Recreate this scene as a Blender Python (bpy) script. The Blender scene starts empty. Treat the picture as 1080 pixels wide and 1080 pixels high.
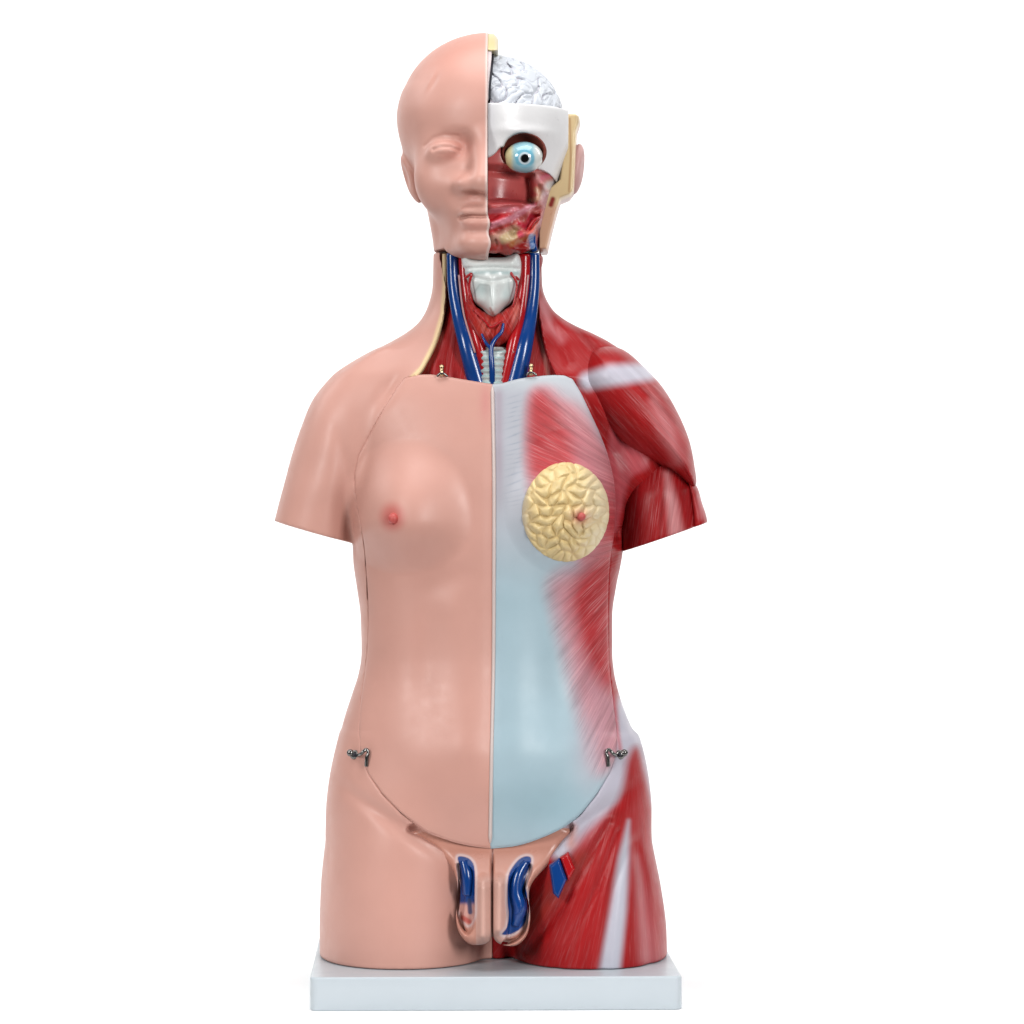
import bpy, math, random
import numpy as np
random.seed(7); rng = np.random.default_rng(7)

# ------------------------------------------------------------------ units
# Working unit "u" = 0.82 mm.  X right, Y away from the viewer, Z up; origin at eye height of the camera.
S = 0.00082
CAMD = 3780.0
ZC = 507.4                      # eye height above the table top, in u
ORG = np.array([-17.0, 0.0, -ZC])   # base of the model

ALB = 0.70                      # painted plastic, a bit darker than it photographs
def srgb(r, g, b):
    def f(c):
        c /= 255.0
        return c / 12.92 if c <= 0.04045 else ((c + 0.055) / 1.055) ** 2.4
    return np.array([f(r), f(g), f(b)]) * ALB

def W(p):                       # photo-measured point with depth -> point
    x, y, d = p
    k = (CAMD + d) / CAMD
    return np.array([(x - 540) * k, d, (540 - y) * k])

# ------------------------------------------------------------------ maths helpers
def pchip(xs, ys, n=600):
    xs = np.asarray(xs, float); ys = np.asarray(ys, float)
    h = np.diff(xs); d = np.diff(ys) / h
    m = np.zeros_like(ys); m[0] = d[0]; m[-1] = d[-1]
    for i in range(1, len(xs) - 1):
        if d[i-1] * d[i] > 0:
            w1 = 2*h[i] + h[i-1]; w2 = h[i] + 2*h[i-1]
            m[i] = (w1 + w2) / (w1/d[i-1] + w2/d[i])
    t = np.linspace(xs[0], xs[-1], n)
    i = np.clip(np.searchsorted(xs, t) - 1, 0, len(h) - 1)
    s = (t - xs[i]) / h[i]
    v = ((2*s**3-3*s**2+1)*ys[i] + (s**3-2*s**2+s)*h[i]*m[i] + (-2*s**3+3*s**2)*ys[i+1] + (s**3-s**2)*h[i]*m[i+1])
    k = np.ones(9) / 9.0
    vp = np.pad(v, 4, mode='reflect', reflect_type='odd')
    return t, np.convolve(vp, k, 'valid')

def smin(a, b, k):
    h = np.clip(0.5 + 0.5 * (b - a) / k, 0, 1)
    return b + (a - b) * h - k * h * (1 - h)
def smax(a, b, k): return -smin(-a, -b, k)
def sstep(a, b, x):
    t = np.clip((x - a) / (b - a), 0, 1); return t * t * (3 - 2 * t)

class Loft:
    """horizontal elliptic sections: rows (y, left, right, front, middle, back)"""
    def __init__(s, rows, n=2.2, top=None, bot=None):
        r = np.array(rows, float); s.t = r[:, 0]; s.n = n
        s.tab = [pchip(r[:, 0], r[:, i]) for i in range(1, 6)]
        s.y0, s.y1 = (r[0, 0] if top is None else top), (r[-1, 0] if bot is None else bot)
    def __call__(s, X, Y, Z):
        py = 540 - Z
        xl, xr, yf, ym, yb = [np.interp(py, t, v) for t, v in s.tab]
        a = (xr - xl) / 2; xc = (xl + xr) / 2 - 540
        dy = Y - ym
        b = np.where(dy < 0, ym - yf, yb - ym)
        r = ((np.abs(X - xc) / a) ** s.n + (np.abs(dy) / b) ** s.n) ** (1 / s.n)
        f = (r - 1) * np.minimum(a, b)
        f = smax(f, s.y0 - py, 4)
        return smax(f, py - s.y1, 4)

def ell(X, Y, Z, c, r):
    k = np.sqrt(((X - c[0]) / r[0])**2 + ((Y - c[1]) / r[1])**2 + ((Z - c[2]) / r[2])**2)
    return (k - 1) * min(r)
def P3(x, y, d): return (x - 540.0, float(d), 540.0 - y)
def caps(X, Y, Z, p, q, r0, r1):
    p = np.array(P3(*p)); q = np.array(P3(*q)); d = q - p
    t = np.clip(((X - p[0])*d[0] + (Y - p[1])*d[1] + (Z - p[2])*d[2]) / d.dot(d), 0, 1)
    return np.sqrt((X-p[0]-t*d[0])**2 + (Y-p[1]-t*d[1])**2 + (Z-p[2]-t*d[2])**2) - (r0 + (r1-r0)*t)

def poly_sd(PX, PY, poly):
    """signed distance in the picture plane, negative inside"""
    poly = np.array(poly, float); n = len(poly)
    d2 = np.full(np.broadcast(PX, PY).shape, 1e12); ins = np.zeros(d2.shape, bool)
    for i in range(n):
        a = poly[i]; b = poly[(i + 1) % n]; e = b - a
        wx = PX - a[0]; wy = PY - a[1]
        t = np.clip((wx*e[0] + wy*e[1]) / max(e.dot(e), 1e-9), 0, 1)
        d2 = np.minimum(d2, (wx - t*e[0])**2 + (wy - t*e[1])**2)
        c = ((a[1] > PY) != (b[1] > PY))
        den = (b[1] - a[1]) if abs(b[1] - a[1]) > 1e-9 else 1e-9
        ins ^= c & (PX < (b[0] - a[0]) * (PY - a[1]) / den + a[0])
    d = np.sqrt(d2); return np.where(ins, -d, d)

def line_d(PX, PY, pts):
    d2 = None
    for a, b in zip(pts[:-1], pts[1:]):
        a = np.array(a[:2], float); b = np.array(b[:2], float); e = b - a
        t = np.clip(((PX-a[0])*e[0] + (PY-a[1])*e[1]) / max(e.dot(e), 1e-9), 0, 1)
        q = (PX-a[0]-t*e[0])**2 + (PY-a[1]-t*e[1])**2
        d2 = q if d2 is None else np.minimum(d2, q)
    return np.sqrt(d2)

def smooth_poly(pts, closed=True, n=8):
    """Catmull-Rom"""
    P = [np.array(p, float) for p in pts]; N = len(P); out = []
    rng_ = range(N) if closed else range(N - 1)
    for i in rng_:
        if closed: p0, p1, p2, p3 = P[i-1], P[i], P[(i+1) % N], P[(i+2) % N]
        else: p0, p1, p2, p3 = P[max(i-1, 0)], P[i], P[i+1], P[min(i+2, N-1)]
        for k in range(n):
            t = k / n
            out.append(0.5*((2*p1) + (-p0+p2)*t + (2*p0-5*p1+4*p2-p3)*t*t + (-p0+3*p1-3*p2+p3)*t**3))
    if not closed: out.append(P[-1])
    return np.array(out)

def inflate(X, Y, Z, poly, R, H, yc, smooth=True):
    """rounded solid whose outline is the polygon: R = rounding radius in the plane, H = half depth"""
    if smooth: poly = smooth_poly(poly)
    d = poly_sd(X[..., 0:1] if X.ndim == 3 and X.shape[-1] > 1 else X, 0, poly) if False else poly_sd(X + 540 + 0*Z, 540 - Z + 0*X, poly)
    q1 = np.maximum(d + R, 0); q2 = np.abs(Y - yc) * R / H
    f = np.sqrt(q1*q1 + q2*q2) - R
    return f * min(1.0, H / R)

_k = rng.normal(size=(14, 3)); _k /= np.linalg.norm(_k, axis=1)[:, None]; _ph = rng.uniform(0, 6.28, 14)
def wavy(P, wl, seed=0):
    """band-limited labyrinth field, about unit size"""
    f = 0
    for i in range(14):
        k = np.roll(_k[i], seed) * (2*math.pi / wl)
        f = f + np.cos(P[..., 0]*k[0] + P[..., 1]*k[1] + P[..., 2]*k[2] + _ph[i] + seed*1.7*i)
    return f / math.sqrt(7)

# ------------------------------------------------------------------ surface nets
def nets(fn, box, h, smooth=2):
    (x0, x1), (y0, y1), (z0, z1) = box
    xs = np.arange(x0, x1 + h, h, dtype=np.float32); ys = np.arange(y0, y1 + h, h, dtype=np.float32); zs = np.arange(z0, z1 + h, h, dtype=np.float32)
    F = fn(xs[:, None, None], ys[None, :, None], zs[None, None, :])
    F = np.ascontiguousarray(np.broadcast_to(F, (len(xs), len(ys), len(zs))), dtype=np.float32).copy()
    F[0] = F[-1] = 9; F[:, 0] = F[:, -1] = 9; F[:, :, 0] = F[:, :, -1] = 9
    s = F < 0
    nx, ny, nz = s.shape
    c = np.zeros((nx-1, ny-1, nz-1), np.int8)
    for i in (0, 1):
        for j in (0, 1):
            for k in (0, 1):
                c += s[i:nx-1+i, j:ny-1+j, k:nz-1+k]
    act = np.argwhere((c > 0) & (c < 8))
    idm = np.full(c.shape, -1, np.int32); idm[act[:, 0], act[:, 1], act[:, 2]] = np.arange(len(act))
    acc = np.zeros((len(act), 3)); cnt = np.zeros(len(act))
    cor = [(i, j, k) for i in (0, 1) for j in (0, 1) for k in (0, 1)]
    for a in range(8):
        for b in range(a+1, 8):
            A, B = np.array(cor[a]), np.array(cor[b])
            if np.abs(A-B).sum() != 1: continue
            fa = F[act[:, 0]+A[0], act[:, 1]+A[1], act[:, 2]+A[2]]; fb = F[act[:, 0]+B[0], act[:, 1]+B[1], act[:, 2]+B[2]]
            m = (fa < 0) != (fb < 0)
            t = np.where(m, fa / np.where(m, fa - fb, 1), 0)
            acc += np.where(m[:, None], A + t[:, None]*(B-A), 0); cnt += m
    V = act + acc / cnt[:, None]
    quads = []
    for ax in range(3):
        sl0 = [slice(None)]*3; sl1 = [slice(None)]*3; sl0[ax] = slice(0, -1); sl1[ax] = slice(1, None)
        a = s[tuple(sl0)]; b = s[tuple(sl1)]
        e = np.argwhere(a != b); u, v = (ax+1) % 3, (ax+2) % 3
        flip = a[e[:, 0], e[:, 1], e[:, 2]]
        def cell(du, dv):
            q = e.copy(); q[:, u] += du; q[:, v] += dv
            return idm[q[:, 0], q[:, 1], q[:, 2]]
        q = np.stack([cell(-1, -1), cell(0, -1), cell(0, 0), cell(-1, 0)], 1)
        q[~flip] = q[~flip][:, ::-1]
        quads.append(q)
    Q = np.concatenate(quads); Q = Q[(Q >= 0).all(1)]
    V = V * h + np.array([x0, y0, z0])
    # gentle smoothing
    E = np.concatenate([Q[:, [0, 1]], Q[:, [1, 2]], Q[:, [2, 3]], Q[:, [3, 0]]])
    for it in range(smooth):
        sm = np.zeros_like(V); n = np.zeros(len(V))
        for c_ in range(3):
            sm[:, c_] = np.bincount(E[:, 0], V[E[:, 1], c_], len(V)) + np.bincount(E[:, 1], V[E[:, 0], c_], len(V))
        n = np.bincount(E[:, 0], minlength=len(V)) + np.bincount(E[:, 1], minlength=len(V))
        V = V*0.45 + 0.55 * sm / np.maximum(n, 1)[:, None]
    return V, Q

def pic(V):                     # where a point shows, in photo pixels
    k = CAMD / (CAMD + V[..., 1])
    return 540 + V[..., 0]*k, 540 - V[..., 2]*k

# ------------------------------------------------------------------ scene + objects
scene = bpy.context.scene
coll = scene.collection
root = bpy.data.objects.new('anatomical_torso_model', None); coll.objects.link(root)
root['label'] = 'half skin, half muscle anatomical torso with open head, standing on a pale grey board'
root['category'] = 'anatomical model'
root.location = (ORG[0]*S, 0, 0)

def obj(name, V, Q, m, parent=None, paint=None, fib=None, smooth=True, label=None):
    V = np.asarray(V, float)
    me = bpy.data.meshes.new(name)
    if isinstance(Q, np.ndarray):
        me.vertices.add(len(V)); me.vertices.foreach_set('co', ((V - ORG) * S).astype(np.float32).ravel())
        k = Q.shape[1]
        me.loops.add(Q.size); me.loops.foreach_set('vertex_index', Q.astype(np.int32).ravel())
        me.polygons.add(len(Q)); me.polygons.foreach_set('loop_start', np.arange(0, Q.size, k, dtype=np.int32))
        me.update(calc_edges=True); me.validate()
    else:
        me.from_pydata([tuple(v) for v in (V - ORG) * S], [], Q); me.update()
    if smooth: me.polygons.foreach_set('use_smooth', np.ones(len(me.polygons), bool))
    if paint is not None:
        a = me.attributes.new('paint', 'FLOAT_COLOR', 'POINT')
        a.data.foreach_set('color', np.c_[paint, np.ones(len(paint))].astype(np.float32).ravel())
    if fib is not None:
        a = me.attributes.new('fib', 'FLOAT_VECTOR', 'POINT')
        a.data.foreach_set('vector', fib.astype(np.float32).ravel())
    me.materials.append(m)
    o = bpy.data.objects.new(name, me); coll.objects.link(o); o.parent = parent or root
    if label: o['label'] = label
    return o

# ------------------------------------------------------------------ materials
def mat(name, col=None, rough=0.4, spec=0.4, attr=False, fibre=False, fcol=(0.60, 0.32, 0.33), fu=0.42, fv=0.016, metal=0.0,
        bump=0.0, bscale=300.0, coat=0.0, mott=0.04, fbump=0.0005):
    m = bpy.data.materials.new(name); m.use_nodes = True; nt = m.node_tree; N = nt.nodes; L = nt.links
    b = N['Principled BSDF']; b.inputs['Roughness'].default_value = rough; b.inputs['Specular IOR Level'].default_value = spec
    b.inputs['Metallic'].default_value = metal
    if coat: b.inputs['Coat Weight'].default_value = coat; b.inputs['Coat Roughness'].default_value = 0.18
    if attr:
        a = N.new('ShaderNodeAttribute'); a.attribute_name = 'paint'; cur = a.outputs['Color']
    else:
        r = N.new('ShaderNodeRGB'); r.outputs[0].default_value = (*col, 1); cur = r.outputs[0]
    tc = N.new('ShaderNodeTexCoord')
    # faint uneven hand-sprayed paint
    n = N.new('ShaderNodeTexNoise'); n.inputs['Scale'].default_value = 22; n.inputs['Detail'].default_value = 4
    L.new(tc.outputs['Object'], n.inputs['Vector'])
    mr = N.new('ShaderNodeMapRange'); mr.inputs[1].default_value = 0.3; mr.inputs[2].default_value = 0.7
    mr.inputs[3].default_value = 1 - mott; mr.inputs[4].default_value = 1 + mott; L.new(n.outputs['Fac'], mr.inputs[0])
    mx = N.new('ShaderNodeVectorMath'); mx.operation = 'SCALE'; L.new(cur, mx.inputs[0]); L.new(mr.outputs[0], mx.inputs['Scale']); cur = mx.outputs[0]
    nr_ = N.new('ShaderNodeTexNoise'); nr_.inputs['Scale'].default_value = 60; nr_.inputs['Detail'].default_value = 6; nr_.inputs['Roughness'].default_value = 0.7
    L.new(tc.outputs['Object'], nr_.inputs['Vector'])
    rr_ = N.new('ShaderNodeMapRange'); rr_.inputs[1].default_value = 0.3; rr_.inputs[2].default_value = 0.7; rr_.inputs[3].default_value = rough*0.85; rr_.inputs[4].default_value = rough*1.2
    L.new(nr_.outputs['Fac'], rr_.inputs[0]); L.new(rr_.outputs[0], b.inputs['Roughness'])
    hgt = None
    if fibre:
        fa = N.new('ShaderNodeAttribute'); fa.attribute_name = 'fib'
        sp = N.new('ShaderNodeSeparateXYZ'); L.new(fa.outputs['Vector'], sp.inputs[0])
        def noise(ku, kv, off, det):
            cu = N.new('ShaderNodeMath'); cu.operation = 'MULTIPLY'; cu.inputs[1].default_value = ku; L.new(sp.outputs[0], cu.inputs[0])
            cv = N.new('ShaderNodeMath'); cv.operation = 'MULTIPLY'; cv.inputs[1].default_value = kv; L.new(sp.outputs[1], cv.inputs[0])
            cb = N.new('ShaderNodeCombineXYZ'); L.new(cu.outputs[0], cb.inputs[0]); L.new(cv.outputs[0], cb.inputs[1]); cb.inputs[2].default_value = off
            q = N.new('ShaderNodeTexNoise'); q.inputs['Scale'].default_value = 1; q.inputs['Detail'].default_value = det; q.inputs['Roughness'].default_value = 0.6
            L.new(cb.outputs[0], q.inputs['Vector']); return q.outputs['Fac']
        def ramp(src, lo, hi, o0, o1):
            r_ = N.new('ShaderNodeMapRange'); r_.interpolation_type = 'SMOOTHSTEP'
            for i_, v_ in zip((1, 2, 3, 4), (lo, hi, o0, o1)): r_.inputs[i_].default_value = v_
            L.new(src, r_.inputs[0]); return r_.outputs[0]
        n1 = noise(fu, fv, 0.0, 3); n2 = noise(fu*0.45, fv*0.7, 7.3, 2); n3 = noise(fu*2.2, fv*1.5, 3.1, 2)
        pa_ = ramp(n1, 0.54, 0.76, 0.0, 0.75); pb_ = ramp(n3, 0.55, 0.72, 0.0, 0.55)
        mxx = N.new('ShaderNodeMath'); mxx.operation = 'MAXIMUM'; L.new(pa_, mxx.inputs[0]); L.new(pb_, mxx.inputs[1]); pale = mxx.outputs[0]
        def mul(a_, b_):
            q = N.new('ShaderNodeMath'); q.operation = 'MULTIPLY'
            L.new(a_, q.inputs[0])
            if isinstance(b_, float): q.inputs[1].default_value = b_
            else: L.new(b_, q.inputs[1])
            return q.outputs[0]
        k1 = mul(pale, sp.outputs[2])
        m1 = N.new('ShaderNodeMix'); m1.data_type = 'RGBA'; L.new(k1, m1.inputs['Factor']); L.new(cur, m1.inputs['A']); m1.inputs['B'].default_value = (*fcol, 1)
        dk = ramp(n2, 0.3, 0.62, 0.80, 1.04)
        dk2 = ramp(n3, 0.28, 0.5, 0.82, 1.0); dk = mul(dk, dk2)
        m2 = N.new('ShaderNodeVectorMath'); m2.operation = 'SCALE'; L.new(m1.outputs['Result'], m2.inputs[0])
        # darker grooves only where there are fibres
        dd = N.new('ShaderNodeMix'); dd.data_type = 'FLOAT'; cl = N.new('ShaderNodeMath'); cl.operation = 'MULTIPLY'; cl.use_clamp = True; cl.inputs[1].default_value = 2.5
        L.new(sp.outputs[2], cl.inputs[0]); L.new(cl.outputs[0], dd.inputs['Factor']); dd.inputs['A'].default_value = 1.0; L.new(dk, dd.inputs['B'])
        L.new(dd.outputs['Result'], m2.inputs['Scale']); cur = m2.outputs[0]
        ad = N.new('ShaderNodeMath'); ad.operation = 'ADD'; L.new(n1, ad.inputs[0]); L.new(n3, ad.inputs[1])
        hgt = mul(ad.outputs[0], cl.outputs[0])
        bp = N.new('ShaderNodeBump'); bp.inputs['Strength'].default_value = 0.6; bp.inputs['Distance'].default_value = fbump
        L.new(hgt, bp.inputs['Height']); L.new(bp.outputs[0], b.inputs['Normal'])
    elif bump:
        q = N.new('ShaderNodeTexNoise'); q.inputs['Scale'].default_value = bscale; q.inputs['Detail'].default_value = 3
        L.new(tc.outputs['Object'], q.inputs['Vector'])
        bp = N.new('ShaderNodeBump'); bp.inputs['Strength'].default_value = 0.5; bp.inputs['Distance'].default_value = bump
        L.new(q.outputs['Fac'], bp.inputs['Height']); L.new(bp.outputs[0], b.inputs['Normal'])
    L.new(cur, b.inputs['Base Color'])
    return m

SKIN = srgb(219, 165, 151)
RED = srgb(172, 28, 31); RED_D = srgb(130, 18, 20); PINK = srgb(205, 125, 130); FASC = srgb(200, 200, 214); BLUEW = srgb(176, 201, 212)
VEIN = srgb(8, 62, 134); ART = srgb(180, 18, 26); BONE = srgb(214, 214, 214); CREAM = srgb(240, 212, 162); CART = srgb(222, 232, 230)
M_skin = mat('painted_skin', rough=0.42, spec=0.34, attr=True, mott=0.03, bump=0.00008, bscale=160)
M_musc = mat('painted_muscle', rough=0.36, spec=0.20, attr=True, fibre=True, mott=0.05)
M_paint = mat('painted_plastic', rough=0.3, spec=0.4, attr=True, mott=0.05, bump=0.0002, bscale=260)
M_bone = mat('painted_bone', BONE, rough=0.42, spec=0.3, mott=0.05, bump=0.00012, bscale=120)
M_brain = mat('painted_brain', attr=True, rough=0.3, spec=0.4, mott=0.03)
M_vein = mat('blue_gloss', VEIN, rough=0.2, spec=0.5, mott=0.10, bump=0.00015, bscale=200)
M_art = mat('red_gloss', ART, rough=0.22, spec=0.5, mott=0.10, bump=0.00015, bscale=200)
M_cream = mat('cream_cut_edge', CREAM, rough=0.4, mott=0.10)
M_cart = mat('painted_cartilage', attr=True, rough=0.28, spec=0.45, mott=0.05, bump=0.00015, bscale=180)
M_gland = mat('painted_gland', attr=True, rough=0.34, spec=0.35, mott=0.06, bump=0.0001, bscale=300)
M_ridge = mat('pale_ridge', srgb(222, 205, 200), rough=0.4, mott=0.02)
M_metal = mat('steel', (0.16, 0.155, 0.15), rough=0.25, metal=1.0)
M_brass = mat('brass', (0.55, 0.42, 0.25), rough=0.3, metal=1.0)
M_dark = mat('dark_gap', (0.012, 0.012, 0.02), rough=0.6)
M_board = mat('grey_plastic', srgb(200, 210, 217), rough=0.32, spec=0.4, mott=0.012, bump=0.00005, bscale=90)

# paint programs --------------------------------------------------
def base_paint(n, c): return np.tile(c, (n, 1)).astype(float)
def mixp(C, c, w):
    w = np.clip(w, 0, 1)[:, None]; C[:] = C*(1-w) + np.asarray(c)*w
def stroke(C, px, py, pts, w, soft, c, op=1.0):
    """w: half width or list of half widths at pts"""
    if np.isscalar(w): d = line_d(px, py, pts) - w
    else:
        d = None
        for i in range(len(pts)-1):
            a = np.array(pts[i], float); b = np.array(pts[i+1], float); e = b-a
            t = np.clip(((px-a[0])*e[0] + (py-a[1])*e[1]) / max(e.dot(e), 1e-9), 0, 1)
            q = np.sqrt((px-a[0]-t*e[0])**2 + (py-a[1]-t*e[1])**2) - (w[i] + (w[i+1]-w[i])*t)
            d = q if d is None else np.minimum(d, q)
    k = op * (1 - sstep(-soft, soft, d))
    mixp(C, c, k); return k
def area(C, px, py, poly, soft, c, op=1.0, smooth=True):
    d = poly_sd(px, py, smooth_poly(poly) if smooth else poly)
    k = op * (1 - sstep(-soft, soft, d)); mixp(C, c, k); return k

def fan(px, py, ox, oy, ref):
    return np.arctan2(py-oy, px-ox) * ref, np.hypot(px-ox, py-oy)
def straight(px, py, ang):
    a = math.radians(ang); return -(px)*math.sin(a) + py*math.cos(a), px*math.cos(a) + py*math.sin(a)

# ================================================================== BODY FIELD
torso = Loft([
 (250,457,571,-36,15,84),(300,456,572,-36,15,84),(325,450,582,-38,15,84),(340,441,601,-40,15,84),(355,421,634,-43,15,84),(368,396,655,-46,15,84),
 (382,371,674,-52,15,86),(397,352,688,-60,15,88),(420,348,690,-70,15,92),(450,356,680,-78,15,97),(480,364,672,-84,14,100),
 (520,370,664,-87,13,101),(560,371,660,-87,12,99),(590,372,656,-86,12,95),(620,376,650,-84,12,90),(650,380,646,-82,11,84),
 (690,381,646,-81,10,78),(710,378,648,-82,11,82),(735,370,654,-84,13,90),(760,362,663,-86,15,99),(790,355,676,-88,18,108),(820,350,682,-88,18,114),
 (850,347,685,-84,20,118),(880,352,678,-76,20,118),(910,388,646,-62,22,110),(940,432,600,-42,22,95),(965,482,560,-15,22,70),(985,500,545,0,22,60),(1012,512,534,8,25,55),(1030,512,534,8,25,55)], 2.25, bot=1030, top=240)
armL = Loft([(366,402,450,-22,15,60),(382,374,445,-30,15,62),(397,351.5,438,-37,15,64),(420,330,430,-42,15,67),(450,317,425,-47,15,70),(480,307,415,-49,15,70),(510,299,400,-49,15,69),
 (540,291,388,-47,15,66),(590,280,370,-44,15,62)], 2.1, top=372, bot=588)
thighL = Loft([(770,366,490,-55,18,90),(820,352,512,-72,28,122),(860,346,517,-80,38,140),(900,340,518,-83,46,150),(940,336,518,-83,52,154),
 (985,334.5,517,-82,57,156),(1020,334.5,514,-82,60,156)], 2.15, top=780, bot=1040)
thighR = Loft([(770,552,668,-55,18,90),(820,540,679,-72,28,122),(860,534,684,-80,38,140),(900,531,691,-83,46,150),(940,531,699,-83,52,154),
 (985,533,705,-82,57,156),(1020,540,706,-82,60,156)], 2.15, top=780, bot=1040)

def front(Y, y0=0, y1=-30): return sstep(y0, y1, Y)
def gauss(px, py, cx, cy, rx, ry, ang=0):
    a = math.radians(ang); dx = px-cx; dy = py-cy
    u = dx*math.cos(a)+dy*math.sin(a); v = -dx*math.sin(a)+dy*math.cos(a)
    return np.exp(-(u/rx)**2 - (v/ry)**2)

def body(X, Y, Z, left):
    f = torso(X, Y, Z)
    px = X + 540; py = 540 - Z
    fr = front(Y)
    f = f - fr*9*gauss(px, py, 519, 800, 105, 62)
    if left:
        f = smin(f, armL(X, Y, Z), 9)
        f = f + fr*9*gauss(px, py, 366, 552, 10, 34, -4)
        f = smin(f, thighL(X, Y, Z), 14)
        # hollow under the collar bone and soft shoulder relief
        f = f + fr*(5*gauss(px, py, 412, 412, 22, 9, -55) - 2.5*gauss(px, py, 350, 440, 30, 40) + 3.0*gauss(px, py, 366, 490, 9, 40, -8))
        f = f - fr*4*gauss(px, py, 395, 372, 40, 7, -35)
        # breast
        f = f - fr*31*np.maximum(0, 1 - ((px-430)/72)**2 - np.where(py < 548, ((py-548)/86)**2, ((py-548)/59)**2))**2.0
        # abdominal relief
        f = f + fr*(2.4*gauss(px, py, 452, 690, 15, 80, 3) - 2.0*gauss(px, py, 492, 720, 22, 110) - 2.5*gauss(px, py, 420, 660, 28, 60)
                    + 2.2*gauss(px, py, 470, 612, 30, 14, -20) - 1.0*gauss(px, py, 478, 640, 10, 14) + 1.6*gauss(px, py, 519, 650, 7, 220))
        f = f - fr*4*gauss(px, py, 485, 790, 60, 50) - fr*1.5*gauss(px, py, 495, 775, 16, 30)
        f = f + fr*5*gauss(px, py, 430, 868, 60, 8, 32)
    else:
        f = smin(f, thighR(X, Y, Z), 14)
        f = f - fr*26*np.maximum(0, 1 - ((px-600)/68)**2 - np.where(py < 541, ((py-541)/88)**2, ((py-541)/66)**2))**1.6
        f = smin(f, ell(X, Y, Z, P3(672, 480, 12), (34, 42, 52)), 12)
        f = f + fr*(1.8*gauss(px, py, 585, 700, 15, 80, -4) - 2.0*gauss(px, py, 545, 720, 22, 110) - 2.2*gauss(px, py, 620, 660, 24, 60) + 1.6*gauss(px, py, 519, 650, 7, 220))
        f = f - fr*4*gauss(px, py, 540, 790, 70, 50)
        f = f + fr*5*gauss(px, py, 615, 862, 50, 8, -34)
        f = f + fr*10*gauss(px, py, 662, 452, 24, 34, 30)
        # trapezius / neck muscle relief
        f = f + fr*(2.5*np.exp(-(line_d(px+0*Z, py+0*X, [(575,300),(585,345),(600,385)])/5.0)**2) + 2.0*np.exp(-(line_d(px+0*Z, py+0*X, [(604,338),(625,368),(655,392)])/5.0)**2))
        # thigh muscles: grooves between the bellies
        g = 0
        for pts, a_, w_ in ((((658,890),(645,930),(632,1025)), 2.4, 5.0), (((668,885),(676,920),(684,1015)), 2.6, 6.0), (((640,862),(600,930),(556,1000)), 2.2, 5.0),
                            (((650,872),(628,930),(580,1022)), 1.6, 4.0), (((600,935),(575,975)), 1.5, 4.0)):
            g = g + a_*np.exp(-(line_d(px+0*Z, py+0*X, pts)/w_)**2)
        f = f + fr*g
    return f

PEL = [(430,872),(446,884),(460,892),(474,903),(482,918),(484,936),(482,958),(485,974),(494,985),(504,987.5),(514,985),(519.5,980),(525,985),(533,988),(545,987.5),(555,978),(559,960),(557.5,934),(563,920),(576,907),(592,889),(604,868),(560,850),(480,850)]
# ---- front cover outline (photo plane)
TOP = [(427,398.5),(440,395.5),(455,395),(470,397),(485,399.5),(500,402),(519,405),(530,404),(545,400),(565,397),(585,395.5),(596,396),(604,400)]
LEFT = [(427,398.5),(418,409),(404,432),(390,457),(378,480),(373.5,500),(374,520),(378,545),(383,572),(385,600),(387,640),(387,680),(384,710),(380,740),(378.5,770),(380,795),(389,817),(404,838),(424,858),(448,876),(475,887),(498,892.5),(519,895)]
RIGHT = [(604,400),(613,415),(623,436),(633,458),(641,480),(647,505),(649,530),(648,560),(644,590),(642,620),(642,660),(643,700),(647,740),(651,775),(650,795),(643,815),(629,838),(611,860),(592,874),(568,885),(545,892),(519,895)]
OUT = np.array(LEFT + RIGHT[::-1][1:] + TOP[::-1][1:-1], float)
OUTS = OUT
NECK = smooth_poly([(470,240),(470,300),(468,330),(459,362),(446,388),(440,402),(470,420),(560,420),(586,405),(576,372),(568,330),(567,290),(567,240)])

def shell(X, Y, Z, left):
    f = body(X, Y, Z, left)
    k = CAMD / (CAMD + Y)
    # recess under the cover and inside the open throat; masks vary only with x,z
    PX = 540 + X*(CAMD/(CAMD-70)) + 0*Z; PY = 540 - Z*(CAMD/(CAMD-70)) + 0*X
    d = poly_sd(PX, PY, OUTS)
    rec = sstep(0.4, -2.0, d) * 9
    if not left: rec = np.maximum(rec, 7*np.exp(-((d-2)/8)**2)*sstep(395, 410, PY)*sstep(600, 560, PY)*(d > 0))
    rec = np.maximum(rec, sstep(1.0, -1.2, poly_sd(PX, PY, smooth_poly(PEL)))*8*sstep(960, 925, PY))
    d2 = poly_sd(PX, PY, NECK)
    rec2 = sstep(1.0, -1.5, d2) * 24
    f = f + front(Y, 5, -10) * np.maximum(rec, rec2)
    f = np.maximum(f, (540 - Z) - (540 + 472.4))          # stands on the board
    f = np.maximum(f, 266.5 - (540 - Z))                   # flat top of the neck
    return f

def half_cut(px, py, a, b):     # >0 beyond the line a->b
    n = np.array([b[1]-a[1], -(b[0]-a[0])], float); n /= np.linalg.norm(n)
    return -((px-a[0])*n[0] + (py-a[1])*n[1])

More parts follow.
